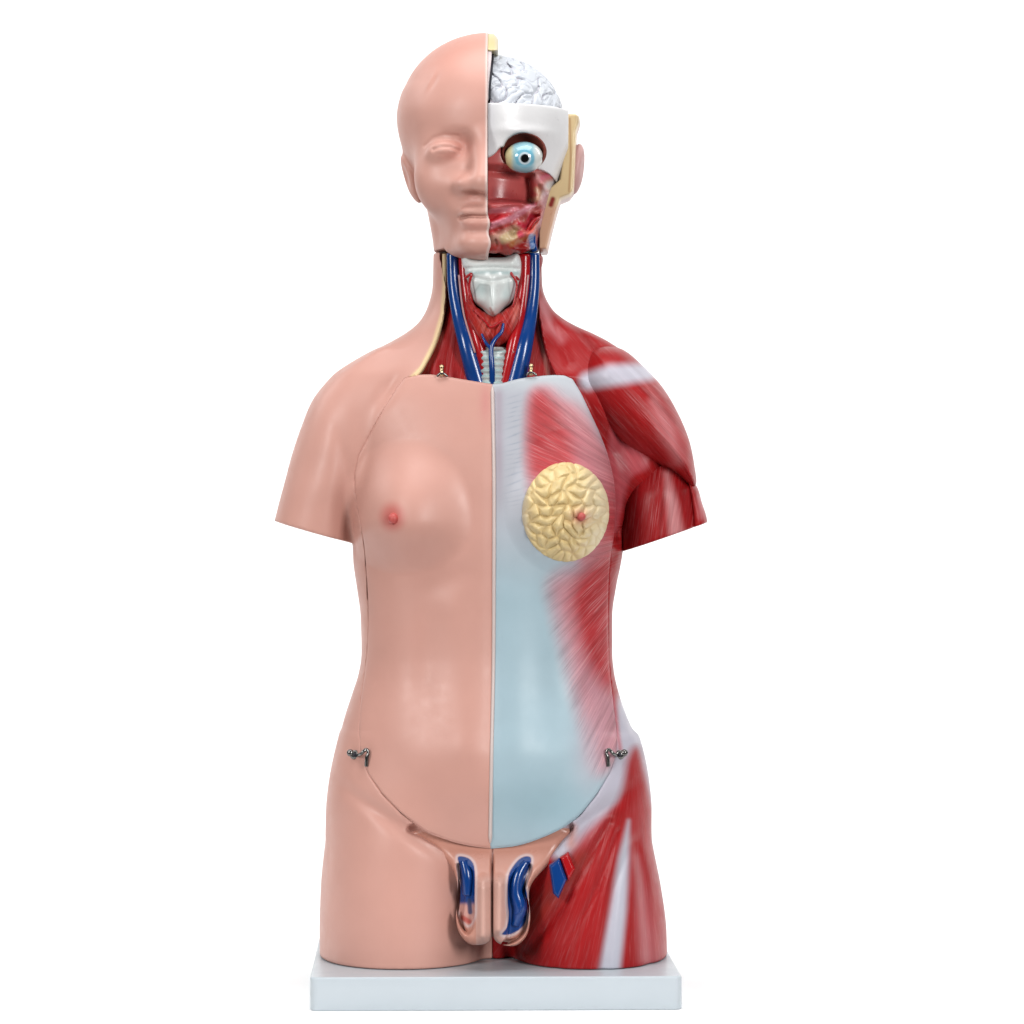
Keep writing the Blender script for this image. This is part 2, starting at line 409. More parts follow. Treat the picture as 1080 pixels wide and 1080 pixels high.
HB = 1.55
def skin_side(X, Y, Z):
    f = shell(X, Y, Z, True)
    px = X+540; py = 540-Z
    cut = half_cut(px, py, (289,549.5), (372,573))
    armz = np.where(px + 0*py < 376, cut, -9.0); armz = np.where(py + 0*px > 640, -9.0, armz)
    ramp_ = np.where(py + 0*px > 580, -9.0, 0)   # torso flank below the armpit stays
    # the arm is cut, the flank is not
    tor = torso(X, Y, Z); 
    f = np.where((armz > -8.5) & (py > 540) & (py < 620), np.maximum(f, np.minimum(armz, tor)), f)
    return np.maximum(f, px - 518.96)
V, Q = nets(skin_side, ((-262, -19), (-130, 164), (-476, 278)), HB)
px, py = pic(V)
C = base_paint(len(V), SKIN)
stroke(C, px, py, [(470,262),(470,300),(468,330),(459,362),(446,388),(436,398)], 3.4, 1.6, CREAM, 0.85*1.0)
obj('skin_half', V, Q, M_skin, paint=C, label='pale pink skin side of the body: neck, shoulder, arm stump, flank and thigh')

# ---- muscle half
def muscle_side(X, Y, Z):
    f = shell(X, Y, Z, False)
    return np.maximum(f, 519.04 - (X+540))
V, Q = nets(muscle_side, ((-24, 170), (-130, 164), (-476, 278)), HB)
px, py = pic(V)
C = base_paint(len(V), RED); FA = np.full(len(V), 0.16)
U, Vv = straight(px, py, 62)
# neck + trapezius
mixp(C, RED_D, sstep(600, 560, px)*sstep(420, 380, py)*0.6)
stroke(C, px, py, [(572,320),(580,345),(592,358)], 3, 7, PINK, 0.75)
stroke(C, px, py, [(604,340),(628,368),(640,378)], 2, 6, RED_D, 0.7)
u2, v2 = straight(px, py, 48); w = sstep(400, 380, py); U = np.where(py < 400, u2, U); Vv = np.where(py < 400, v2, Vv)
# flank
area(C, px, py, [(650,440),(684,488),(665,505),(655,540),(648,560),(640,500)], 4, srgb(196,88,96), 0.9)
reg = (py > 400) & (py < 600); u2, v2 = fan(px, py, 720, 560, 90); U = np.where(reg, u2, U); Vv = np.where(reg, v2, Vv); FA[reg] = 0.3
reg = (py >= 600) & (py < 735); u2, v2 = straight(px, py, 118); U = np.where(reg, u2, U); Vv = np.where(reg, v2, Vv); FA[reg] = 0.28
stroke(C, px, py, [(620,402),(645,396),(684,392)], [9,11,9], 6, srgb(205,205,218), 0.95)
# hip fascia
area(C, px, py, [(655,726),(672,740),(688,775),(694,840),(676,800),(664,778),(655,800),(648,830),(625,850),(598,884),(612,892),(640,872),(658,845),(668,800),(676,770)], 7, FASC, 0.0)
area(C, px, py, [(652,738),(668,735),(700,790),(700,860),(690,850),(680,812),(672,788),(662,800),(655,836),(634,872),(606,905),(585,905),(570,870),(600,850),(640,812),(648,780)], 7, FASC, 0.95)
stroke(C, px, py, [(646,735),(654,790)], 2, 3, srgb(205,110,120), 0.8)
low = py > 760
FA[low] = 0.26
ua, va = fan(px, py, 668, 790, 170); 
U = np.where(low, ua, U); Vv = np.where(low, va, Vv)
area(C, px, py, [(672,793),(676,814),(681,835),(686,866),(695,900),(704,950),(706,1026),(678,1026),(672,950),(665,875),(655,900),(636,905),(645,865),(657,842),(666,816)], 5, RED, 1.0)
area(C, px, py, [(655,850),(640,900),(590,990),(565,1020),(540,1010),(533,985),(556,960),(596,905),(620,875)], 8, RED, 0.9)
stroke(C, px, py, [(650,858),(622,900),(580,965),(556,1000)], 5, 6, srgb(150,18,20), 0.7)
stroke(C, px, py, [(612,905),(570,960),(545,985)], 9, 9, srgb(150,52,44), 0.7)
stroke(C, px, py, [(663,866),(658,905),(652,960),(643,1024)], [0.5,5.5,8.5,11], 5, srgb(202,205,218), 0.95)
stroke(C, px, py, [(604,874),(602,890)], 4, 6, srgb(206,140,126), 0.8)
stroke(C, px, py, [(671,905),(678,950),(684,1010)], [2,7,10], 8, PINK, 0.55)
stroke(C, px, py, [(684,770),(691,800),(694,840),(699,880),(704,920)], [5,5,5,4,1], 5, FASC, 0.9)
FA *= 1 - 0.75*np.exp(-((line_d(px, py, [(663,866),(652,960),(643,1024)]))/9)**2)
FA *= 1 - 0.8*(C[:, 1] > 0.35)
obj('muscle_half', V, Q, M_musc, paint=C, fib=np.c_[U, Vv, FA*0.7], label='red flayed muscle side of the body: neck, flank and thigh with pale tendon bands')

# ---- deltoid
DEL = [(628,366),(655,368),(678,386),(699,409),(715,436),(727,465),(733,495),(734,511),(727,512),(712,500),(690,489),(668,477),(648,463),(630,446),(616,424),(608,402),(614,380)]
def f_del(X, Y, Z): return inflate(X, Y, Z, DEL, 36, 70, 1)
V, Q = nets(f_del, ((60, 200), (-74, 82), (20, 184)), 1.3)
px, py = pic(V); C = base_paint(len(V), RED); FA = np.full(len(V), 0.3)
U, Vv = straight(px + 0.0009*(py-440)**2, py, 47)
stroke(C, px, py, [(620,402),(645,396),(684,392)], [9,11,9], 6, srgb(205,205,218), 0.95)
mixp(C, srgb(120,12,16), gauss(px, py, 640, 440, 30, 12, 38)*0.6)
stroke(C, px, py, [(688,425),(704,455),(716,485)], [3,8,4], 9, srgb(214,135,138), 0.75)  # painted highlight: soft pale streak down the outer shoulder
FA *= 1 - 0.7*gauss(px, py, 645, 394, 45, 14)
FA += 0.35*gauss(px, py, 685, 430, 35, 22, 40)
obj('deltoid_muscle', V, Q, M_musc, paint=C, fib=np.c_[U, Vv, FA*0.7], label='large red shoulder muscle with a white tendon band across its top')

# ---- upper arm muscle
BIC = [(690,487),(708,489),(722,499),(731,515),(735,540),(738,570),(740,610),(700,620),(655,615),(655,575),(654,545),(658,522),(668,503)]
TRI = [(722,500),(735,512),(741,530),(747,552),(750,600),(728,600),(724,540)]
def f_bic(X, Y, Z):
    f = inflate(X, Y, Z, BIC, 36, 48, 10)
    return np.maximum(f, half_cut(X+540, 540-Z, (660,580.5), (746,551)))
V, Q = nets(f_bic, ((108, 206), (-46, 68), (-48, 58)), 1.3)
px, py = pic(V); C = base_paint(len(V), srgb(165,26,30)); FA = np.full(len(V), 0.22); U, Vv = straight(px + (py-500)*0.1, py, 92)
mixp(C, srgb(140,14,20), gauss(px, py, 668, 545, 16, 45))
stroke(C, px, py, [(703,500),(709,530),(714,566)], [3,6,8], 5, srgb(214,140,142), 0.85)  # light painted in: pale vertical highlight along the upper arm
FA += 0.3*gauss(px, py, 700, 530, 12, 50)
arm = obj('upper_arm_muscle', V, Q, M_musc, paint=C, fib=np.c_[U, Vv, FA])
def f_tri(X, Y, Z):
    f = inflate(X, Y, Z, TRI, 13, 34, 14)
    return np.maximum(f, half_cut(X+540, 540-Z, (660,580.5), (746,551)))
V, Q = nets(f_tri, ((176, 214), (-30, 56), (-30, 46)), 1.2)
px, py = pic(V); C = base_paint(len(V), RED); stroke(C, px, py, [(738,525),(740,545)], 3, 4, PINK, 0.6)
U, Vv = straight(px, py, 80)
obj('rear_arm_muscle', V, Q, M_musc, paint=C, fib=np.c_[U, Vv, np.full(len(V), .3)])

# ================================================================== FRONT COVER (grid laid on the body surface)
def arcres(pts, n, smooth=True):
    P = smooth_poly(pts, closed=False, n=10) if smooth else np.array(pts, float)
    d = np.r_[0, np.cumsum(np.hypot(*np.diff(P, axis=0).T))]
    t = np.linspace(0, d[-1], n)
    return np.c_[np.interp(t, d, P[:, 0]), np.interp(t, d, P[:, 1])]

def march(PX, PY, left, extra=None):
    """depth at which the line of sight through (PX,PY) meets the body surface"""
    y = np.full(PX.shape, -150.0)
    for it in range(70):
        k = (CAMD + y) / CAMD
        f = body((PX-540)*k, y, (540-PY)*k, left)
        y = np.clip(y + 0.8*f, -160, 30)
    return y

def cover(left, nu, nv):
    side = LEFT if left else RIGHT
    top = TOP[:7] if left else TOP[6:][::-1]         # corner -> midline
    i0 = 16
    side = [(p[0] + (1.4 if left else 0)*math.exp(-((p[1]-625)/50)**2), p[1]) for p in side]
    L = arcres(side[:i0+1], nv); B = arcres(side[i0:], nu); T = arcres(top, nu)
    Mid = arcres([(519.3,405),(521,500),(521,600),(520.5,700),(518.5,800),(517,895)], nv)
    B[-1] = Mid[-1] = (517.2, 895); T[-1] = Mid[0] = (519.3, 405)
    u = np.linspace(0, 1, nu)[None, :, None]; v = np.linspace(0, 1, nv)[:, None, None]
    G = (1-u)*L[:, None] + u*Mid[:, None] + (1-v)*T[None] + v*B[None] \
        - ((1-u)*(1-v)*L[0] + u*(1-v)*Mid[0] + (1-u)*v*L[-1] + u*v*Mid[-1])
    PX, PY = G[..., 0], G[..., 1]
    y = march(PX, PY, left)
    # smooth tiny field noise
    din = -poly_sd(PX, PY, OUTS); din = np.maximum(din, 0)
    RR = 2.4
    drop = RR - np.sqrt(np.maximum(RR**2 - np.maximum(RR - din, 0)**2, 0))
    lift = 0.6
    y = y - lift + drop
    return PX, PY, y

def cover_mesh(name, left, m, paintfn, nu=170, nv=460):
    PX, PY, y = cover(left, nu, nv)
    k = (CAMD + y)/CAMD
    G = np.stack([(PX-540)*k, y, (540-PY)*k], -1)
    # rim turned back to give the cover its thickness (on its free edges)
    back = G.copy(); back[..., 1] += 8
    idx = np.arange(nu*nv).reshape(nv, nu)
    q = np.stack([idx[:-1, :-1], idx[:-1, 1:], idx[1:, 1:], idx[1:, :-1]], -1).reshape(-1, 4)
    ring = np.r_[idx[0, :], idx[1:, -1], idx[-1, -2::-1], idx[-2:0:-1, 0]]
    n0 = nu*nv; V = np.concatenate([G.reshape(-1, 3), back.reshape(-1, 3)[ring], G.reshape(-1, 3) + [0, 8, 0]])
    m_ = len(ring); r2 = np.arange(m_) + n0
    side = np.stack([ring, r2, np.roll(r2, -1), np.roll(ring, -1)], 1)
    n1 = n0 + m_
    if left is False: q = q[:, ::-1]; side = side[:, ::-1]
    q = q[:, ::-1]
    q2 = q[:, ::-1] + n1
    Q = np.concatenate([q, side, q2])
    px, py = pic(V); C, F = paintfn(px, py)
    return obj(name, V, Q, m, paint=C, fib=F), (PX, PY, y)

def paint_skin_cover(px, py):
    C = base_paint(len(px), SKIN)
    mixp(C, srgb(204,104,96), (1 - sstep(4, 19, np.hypot(px-414, (py-545)*0.9)))*0.85)
    mixp(C, srgb(212,120,125), gauss(px, py, 512, 425, 6, 22)*0.35)
    return C, None
skin_cover, gl = cover_mesh('skin_front_cover', True, M_skin, paint_skin_cover)
skin_cover['label'] = 'smooth pink removable chest and belly cover with one nipple'

def paint_musc_cover(px, py):
    C = base_paint(len(px), BLUEW)
    mixp(C, srgb(192,194,203), sstep(640, 520, py))
    mixp(C, srgb(176,160,172), np.exp(-((px-526)/5)**2)*sstep(560, 480, py)*0.7)
    mixp(C, srgb(198,204,210), sstep(418, 402, py))
    FA = np.zeros(len(px))
    # breast muscle
    k1 = area(C, px, py, [(563,414),(590,412),(612,432),(632,462),(652,490),(660,545),(658,585),(620,604),(570,520),(558,515),(556,460)], 10, srgb(206,124,132), 0.95)
    k2 = area(C, px, py, [(560,418),(578,415),(592,440),(602,462),(604,490),(590,500),(562,500),(557,470)], 12, srgb(196,66,70), 0.95)
    mixp(C, srgb(200,205,212), gauss(px, py, 604, 412, 20, 12)*0.8)
    mixp(C, srgb(214,150,156), gauss(px, py, 626, 470, 10, 40, -20)*0.5)
    mixp(C, srgb(186,52,58), gauss(px, py, 644, 560, 13, 50, 4)*0.95)
    u1, v1 = fan(px, py, 735, 548, 150)
    FA = np.maximum(FA, k1*0.6)
    U, V_ = u1, v1
    # rib-side muscle sweeping down to the belly sheath
    k3 = area(C, px, py, [(664,575),(660,620),(660,700),(662,770),(654,800),(632,815),(620,780),(606,735),(595,690),(584,645),(580,618),(592,604),(622,592)], 15, srgb(208,140,150), 0.9)
    k4 = area(C, px, py, [(664,565),(660,620),(660,690),(660,735),(634,720),(616,690),(606,655),(602,632),(614,606)], 13, srgb(192,50,54), 0.95)
    mixp(C, srgb(202,178,190), gauss(px, py, 622, 790, 16, 40)*0.55)
    u2, v2 = straight(px, py, 127); a_ = sstep(600, 760, py)
    cu = px*0 + py; 
    ang = 140 - 26*a_
    r = np.radians(ang); u2, v2 = fan(px, py, 780, 470, 300)
    reg = py > 588
    U = np.where(reg, u2, U); V_ = np.where(reg, v2, V_)
    FA = np.maximum(FA*(~reg), np.where(reg, k3*0.95, 0))
    # serrations along the breast bone
    k5 = np.exp(-((px-543)/9)**2)*sstep(405, 430, py)*sstep(545, 520, py)
    t = np.abs(((py + 0.25*(px-543) + 3*np.sin(py*0.13)) / 6.2) % 1 - 0.5)*2
    mixp(C, srgb(150,160,176), k5*sstep(0.7, 0.98, t)*0.55)
    mixp(C, srgb(150,186,198), gauss(px, py, 570, 850, 60, 25)*0.4)
    return C, np.c_[U, V_, FA]
musc_cover, gr = cover_mesh('muscle_front_cover', False, M_musc, paint_musc_cover)
musc_cover['label'] = 'removable cover of pale blue belly sheath and red breast and rib muscles'

# raised midline
def tube(pts, r, m, name, parent=None, seg=12, flat=None, cap=True, smoothp=True, paint=None, label=None, world=False):
    P = np.array([p if world else W(p) for p in pts], float)
    if np.isscalar(r): r = [r]*len(pts)
    if smoothp and len(P) > 2:
        A = smooth_poly(np.c_[P, np.array(r)[:, None]], closed=False, n=8); P = A[:, :3]; r = A[:, 3]
    r = np.array(r, float)
    T = np.gradient(P, axis=0); T /= np.linalg.norm(T, axis=1)[:, None] + 1e-9
    ref = np.array([0, 1.0, 0]); 
    if abs(T[0].dot(ref)) > 0.9: ref = np.array([0, 0, 1.0])
    rings = []
    for i in range(len(P)):
        a = np.cross(T[i], ref); a /= np.linalg.norm(a) + 1e-9; b = np.cross(a, T[i])
        th = np.linspace(0, 2*math.pi, seg, endpoint=False)
        fa, fb = flat or (1, 1)
        rings.append(P[i] + r[i]*(np.cos(th)[:, None]*a*fa + np.sin(th)[:, None]*b*fb))
    V = np.concatenate(rings); n = len(P); faces = []
    for i in range(n-1):
        for j in range(seg):
            faces.append((i*seg+j, i*seg+(j+1) % seg, (i+1)*seg+(j+1) % seg, (i+1)*seg+j))
    if cap: faces.append(tuple(range(seg))[::-1]); faces.append(tuple((n-1)*seg + j for j in range(seg)))
    return obj(name, V, faces, m, parent, paint=None if paint is None else base_paint(len(V), paint), label=label)

PXm, PYm, Ym = gl
mid = [(PXm[i, -1], PYm[i, -1], Ym[i, -1]) for i in range(3, len(PXm)-3, 6)]
tube(mid, [1.0]+[2.0]*(len(mid)-2)+[1.0], M_ridge, 'midline_ridge', flat=(1.0, 1.3), seg=14)

def surf_y(x, y, left):
    return float(march(np.array([float(x)]), np.array([float(y)]), left)[0])

# nipple on the skin cover
def blob(name, c, rad, m, parent=None, paint=None, disp=None, n=32, label=None, paintfn=None, world=False):
    c = np.array(c if world else W(c)); th = np.linspace(0, math.pi, n+1)[1:-1]; ph = np.linspace(0, 2*math.pi, 2*n, endpoint=False)
    D = np.stack([np.sin(th)[:, None]*np.cos(ph), np.sin(th)[:, None]*np.sin(ph), np.cos(th)[:, None] + 0*ph], -1)
    D = np.concatenate([[[0, 0, 1.0]], D.reshape(-1, 3), [[0, 0, -1.0]]])
    s = 1.0 if disp is None else 1 + disp(D)[:, None]
    V = c + D*np.array(rad)*s
    faces = []; w = 2*n; R = n-1
    for j in range(w): faces.append((0, 1+j, 1+(j+1) % w))
    for i in range(R-1):
        for j in range(w):
            a = 1+i*w+j; b = 1+i*w+(j+1) % w; faces.append((a, a+w, b+w, b))
    e = len(V)-1
    for j in range(w): faces.append((e, 1+(R-1)*w+(j+1) % w, 1+(R-1)*w+j))
    P = None if paint is None else base_paint(len(V), paint)
    if paintfn: P = paintfn(V, D)
    return obj(name, V, faces, m, parent, paint=P, label=label)
yn = surf_y(414, 547, True)
blob('nipple', (415, 547, yn-0.5), (5.6, 6.5, 6), M_skin, skin_cover, paint=srgb(204,92,86))

# mammary gland on the muscle cover: lobed yellow dome
def gland():
    nr, na = 70, 260
    R = np.linspace(0, 1, nr)[1:]; A = np.linspace(0, 2*math.pi, na, endpoint=False)
    rr, aa = np.meshgrid(R, A, indexing='ij')
    cx, cy = 597, 540
    rx = np.interp(aa, np.linspace(0, 2*math.pi, 9), [46,45,46,47,47,45,45,46,46]); 
    x = cx + rx*rr*np.cos(aa); y = cy + 53*rr*np.sin(aa)
    x = np.r_[cx, x.ravel()]; y = np.r_[cy, y.ravel()]; rr1 = np.r_[0, rr.ravel()]
    sy = march(x, y, False)
    edge0 = np.sqrt(np.maximum(1-rr1**4, 0))
    P = np.stack([x + 3*np.sin(y*0.15), y + 3*np.sin(x*0.17+1), 0*x], -1)
    r2 = np.random.default_rng(21); cs = []
    while len(cs) < 62:
        q = r2.uniform(-1, 1, 2)*[46, 53]
        if (q[0]/46)**2 + (q[1]/53)**2 < 1.05 and all(np.hypot(*(q-c)) > 9.5 for c in cs): cs.append(q)
    D = []
    for q in cs:
        t = r2.uniform(0, 3.14); st = r2.uniform(1.0, 1.9); dx = P[:, 0]-cx-q[0]; dy = P[:, 1]-cy-q[1]
        D.append(np.sqrt(((dx*math.cos(t)+dy*math.sin(t))/st)**2 + ((dy*math.cos(t)-dx*math.sin(t))*st**0.5)**2))
    D = np.sort(np.array(D), 0); gp = D[1]-D[0]
    a = gp/3.0; b = a
    h = 6.0*(1-np.exp(-(gp/4.5)**1.25)) + 0.8*wavy(P, 13, 2)
    edge = np.sqrt(np.maximum(1-rr1**6, 0))
    dep = sy - (3.5*edge + h*edge0**0.7) - 9*(1-rr1**2) + 1.0
    dep -= 3*np.exp(-(((x-613)/7)**2 + ((y-545)/7)**2))
    k = (CAMD+dep)/CAMD
    V = np.stack([(x-540)*k, dep, (540-y)*k], -1)
    faces = [(0, 1+j, 1+(j+1) % na) for j in range(na)]
    for i in range(nr-2):
        for j in range(na):
            p = 1+i*na+j; q = 1+i*na+(j+1) % na; faces.append((p, p+na, q+na, q))
    C = base_paint(len(V), srgb(240,214,156))
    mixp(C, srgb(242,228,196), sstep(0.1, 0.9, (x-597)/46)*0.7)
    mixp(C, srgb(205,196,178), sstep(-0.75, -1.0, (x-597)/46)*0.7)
    mixp(C, srgb(196,150,80), np.exp(-(a/0.4)**2)*0.25)  # shade painted into the grooves between the lobes
    mixp(C, srgb(200,104,92), np.exp(-(((x-612)/6)**2 + ((y-545)/6)**2))*1.0)
    mixp(C, srgb(214,150,130), np.exp(-(((x-612)/11)**2 + ((y-545)/9)**2))*0.5)
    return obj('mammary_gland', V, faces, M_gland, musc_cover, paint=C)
gland()
yg = surf_y(613, 545, False)
blob('nipple', (613, 545, yg-15), (4.6, 5, 4.4), M_skin, musc_cover, paint=srgb(200,92,86))

# ================================================================== THROAT
neckin = Loft([(250,466,573,-24,15,60),(300,466,573,-25,15,60),(340,462,580,-28,15,60),(370,444,596,-38,15,60),(395,425,615,-47,15,60),(430,410,630,-55,15,60)], 2.6, top=268, bot=430)
def f_nin(X, Y, Z):
    f = neckin(X, Y, Z); px = X+540+0*Z; py = 540-Z+0*X
    f = np.maximum(f, poly_sd(px, py, NECK) - 3)
    for pts, r in (([(474,335),(462,380),(452,398)], 5), ([(480,330),(472,398)], 4.5), ([(566,300),(572,340),(584,398)], 5), ([(505,350),(512,398)], 5), ([(535,350),(528,398)], 5)):
        f = f - front(Y)*2.6*np.exp(-(line_d(px, py, pts)/r)**2)
    return f
V, Q = nets(f_nin, ((-114, 76), (-64, 40), (112, 274)), 1.2)
px, py = pic(V); C = base_paint(len(V), srgb(158,26,28))
stroke(C, px, py, [(470,335),(456,378),(446,396)], 2, 2, srgb(196,60,56), 0.7)
stroke(C, px, py, [(566,290),(568,340),(578,396)], 1.5, 2, srgb(205,130,120), 0.8)
U, Vv = straight(px, py, 98)
obj('throat_muscle', V, Q, M_musc, paint=C, fib=np.c_[U, Vv, np.full(len(V), 0.28)])
# cream cut edge of the skin
cut = [(470,268),(470,300),(468,330),(459,362),(446,388),(439,396)]
PT = []
for (x, y) in smooth_poly(cut, closed=False, n=3):
    PT.append((x-1.2, y, surf_y(x-4, y, True)+1.6))
tube(PT, [2.4]*len(PT), M_cream, 'skin_cut_edge', flat=(1, 0.9), seg=10)

tube([(477,267,-31),(478.5,300,-32),(484,332,-36),(493,366,-46),(506,412,-44)], [6,6.5,7.6,9,11], M_vein, 'jugular_vein', flat=(1, .9), seg=20)
tube([(563.5,267,-31),(563,300,-32),(559,332,-36),(552,366,-46),(541,412,-44)], [5.5,6,7.5,9.5,12], M_vein, 'jugular_vein', flat=(1, .9), seg=20)
tube([(489,269,-35),(491,300,-37),(497,335,-42),(506,366,-50),(518,412,-48)], [5.5,5.8,6.2,6,5.5], M_art, 'carotid_artery', seg=18)
tube([(553,269,-33),(552,300,-36),(547,335,-42),(540,366,-50),(530,412,-48)], [6.5,6.3,6.2,6,5.5], M_art, 'carotid_artery', seg=18)
tube([(484,290,-40),(489,330,-44),(501,372,-55)], 1.1, mat('nerve', srgb(196,150,150), rough=.4), 'nerve', seg=8)
tube([(557,290,-40),(552,330,-44),(541,372,-55)], 1.1, M_skin if False else bpy.data.materials['nerve'], 'nerve', seg=8)
# trachea with rings
def f_tr(X, Y, Z):
    f = inflate(X, Y, Z, [(503,369),(536,369),(535,376),(533,395),(530,415),(508,415),(506,395),(504,376)], 14, 20, -41)
    return f + 0.9*np.cos((540-Z)*2*math.pi/6.5)*front(Y, -30, -50)
V, Q = nets(f_tr, ((-42, 0), (-66, -5), (122, 195)), 0.9)
px, py = pic(V); C = base_paint(len(V), CART); mixp(C, srgb(120,170,172), sstep(0.3, 1, np.cos(py*2*math.pi/6.5))*0.6)
tr = obj('windpipe', V, Q, M_cart, paint=C)
# thyroid gland
TG = [(492,312),(503,326),(520,334),(537,326),(547,316),(549,338),(543,354),(533,364),(520,367),(507,364),(498,354),(493,338)]
def f_tg(X, Y, Z):
    px = X+540+0*Z; py = 540-Z+0*X
    f = inflate(X, Y, Z, TG, 12, 19, -40)
    return f + 2.0*np.exp(-(line_d(px, py, [(520,330),(520,372)])/3)**2)*front(Y, -38, -48) + 0.5*np.sin(px*0.9+py*0.35)*front(Y, -38, -48)
V, Q = nets(f_tg, ((-52, 14), (-66, -14), (164, 230)), 0.9)
px, py = pic(V); C = base_paint(len(V), srgb(186,40,36)); 
mixp(C, srgb(214,120,108), gauss(px, py, 545, 335, 5, 18)*0.7); mixp(C, srgb(205,100,80), gauss(px, py, 512, 345, 8, 10)*0.4)
U, Vv = straight(px, py, 60)
obj('thyroid_gland', V, Q, M_musc, paint=C, fib=np.c_[U, Vv, np.full(len(V), .35)])
tube([(500,327,-57),(511,338,-60),(518,345,-61),(530,338,-60)], 1.2, M_art, 'thyroid_artery', seg=8)
# voice box
TC = [(488,271),(505,274),(530,274),(546,270),(550,286),(547,302),(540,320),(531,328),(520,336),(509,328),(500,320),(494,302),(489,286)]
def f_tc(X, Y, Z):
    px = X+540+0*Z; py = 540-Z+0*X
    f = inflate(X, Y, Z, TC, 12, 22, -35)
    fr = front(Y, -32, -46)
    f = f - fr*(4.5*gauss(px, py, 520, 315, 7, 22) + 2.0*gauss(px, py, 518, 280, 26, 5))
    f = f + fr*(1.6*np.exp(-(line_d(px, py, [(490,287),(519,286),(546,287)])/2)**2) + 2.6*gauss(px, py, 506, 309, 8, 8) + 2.2*gauss(px, py, 534, 309, 8, 9) + 1.5*np.exp(-(line_d(px, py, [(500,296),(519,301),(540,296)])/2)**2))
    return f
V, Q = nets(f_tc, ((-58, 16), (-72, -6), (198, 276)), 0.9)
px, py = pic(V); C = base_paint(len(V), srgb(246,252,250)); mixp(C, srgb(150,186,188), np.exp(-(line_d(px, py, [(490,288),(519,287),(546,288)])/2.5)**2)*0.6)
mixp(C, srgb(168,196,196), gauss(px, py, 508, 306, 9, 8)*0.6 + gauss(px, py, 534, 310, 5, 10)*0.5)
stroke(C, px, py, [(517,325),(523,336)], 1.0, 1.2, srgb(190,110,100), 0.7)
stroke(C, px, py, [(498,312),(506,300),(516,301),(519,322)], 0.5, 1.4, srgb(150,160,160), 0.55); stroke(C, px, py, [(503,320),(512,326),(519,331)], 0.8, 1.5, srgb(200,130,110), 0.6)
stroke(C, px, py, [(536,295),(538,312),(532,324)], 0.5, 1.4, srgb(150,170,172), 0.5); stroke(C, px, py, [(543,300),(541,316),(534,328)], 1.2, 2, srgb(214,190,200), 0.7)
stroke(C, px, py, [(494,296),(498,314)], 1.5, 1.5, srgb(170,150,150), 0.5)
obj('voice_box', V, Q, M_cart, paint=C)
for pts in ([(490,294,-50),(497,289,-56),(495,300,-55),(496,316,-54)], [(547,295,-48),(539,288,-56),(545,300,-55),(541,324,-55)]):
    tube(pts, [1.3,1.6,1.2,0.9], M_art, 'laryngeal_artery', seg=8)
tube([(519,412,-57),(519,390,-62),(518,368,-62),(522,358,-61),(529,350,-60),(531,341,-59)], [3.0,3.0,2.6,2.2,1.8,1.2], M_vein, 'thyroid_vein', seg=12)
tube([(518,368,-62),(512,361,-61),(508,352,-60)], [2,1.6,1], M_vein, 'thyroid_vein_branch', seg=10)
# locating pegs
for x, y in ((466,389), (560,388)):
    pg = tube([(x,y+8,-62),(x,y-1,-62)], [2.0,2.0], M_brass, 'locating_peg', seg=12, smoothp=False)
    blob('peg_head', (x, y-2, -62), (2.6, 2.6, 2.6), M_brass, pg, n=10)
    tube([(x-5,y+8,-62),(x-2,y+5,-63),(x+2,y+5,-63),(x+6,y+8,-62)], 1.2, M_metal, 'spring_clip', pg, seg=8)

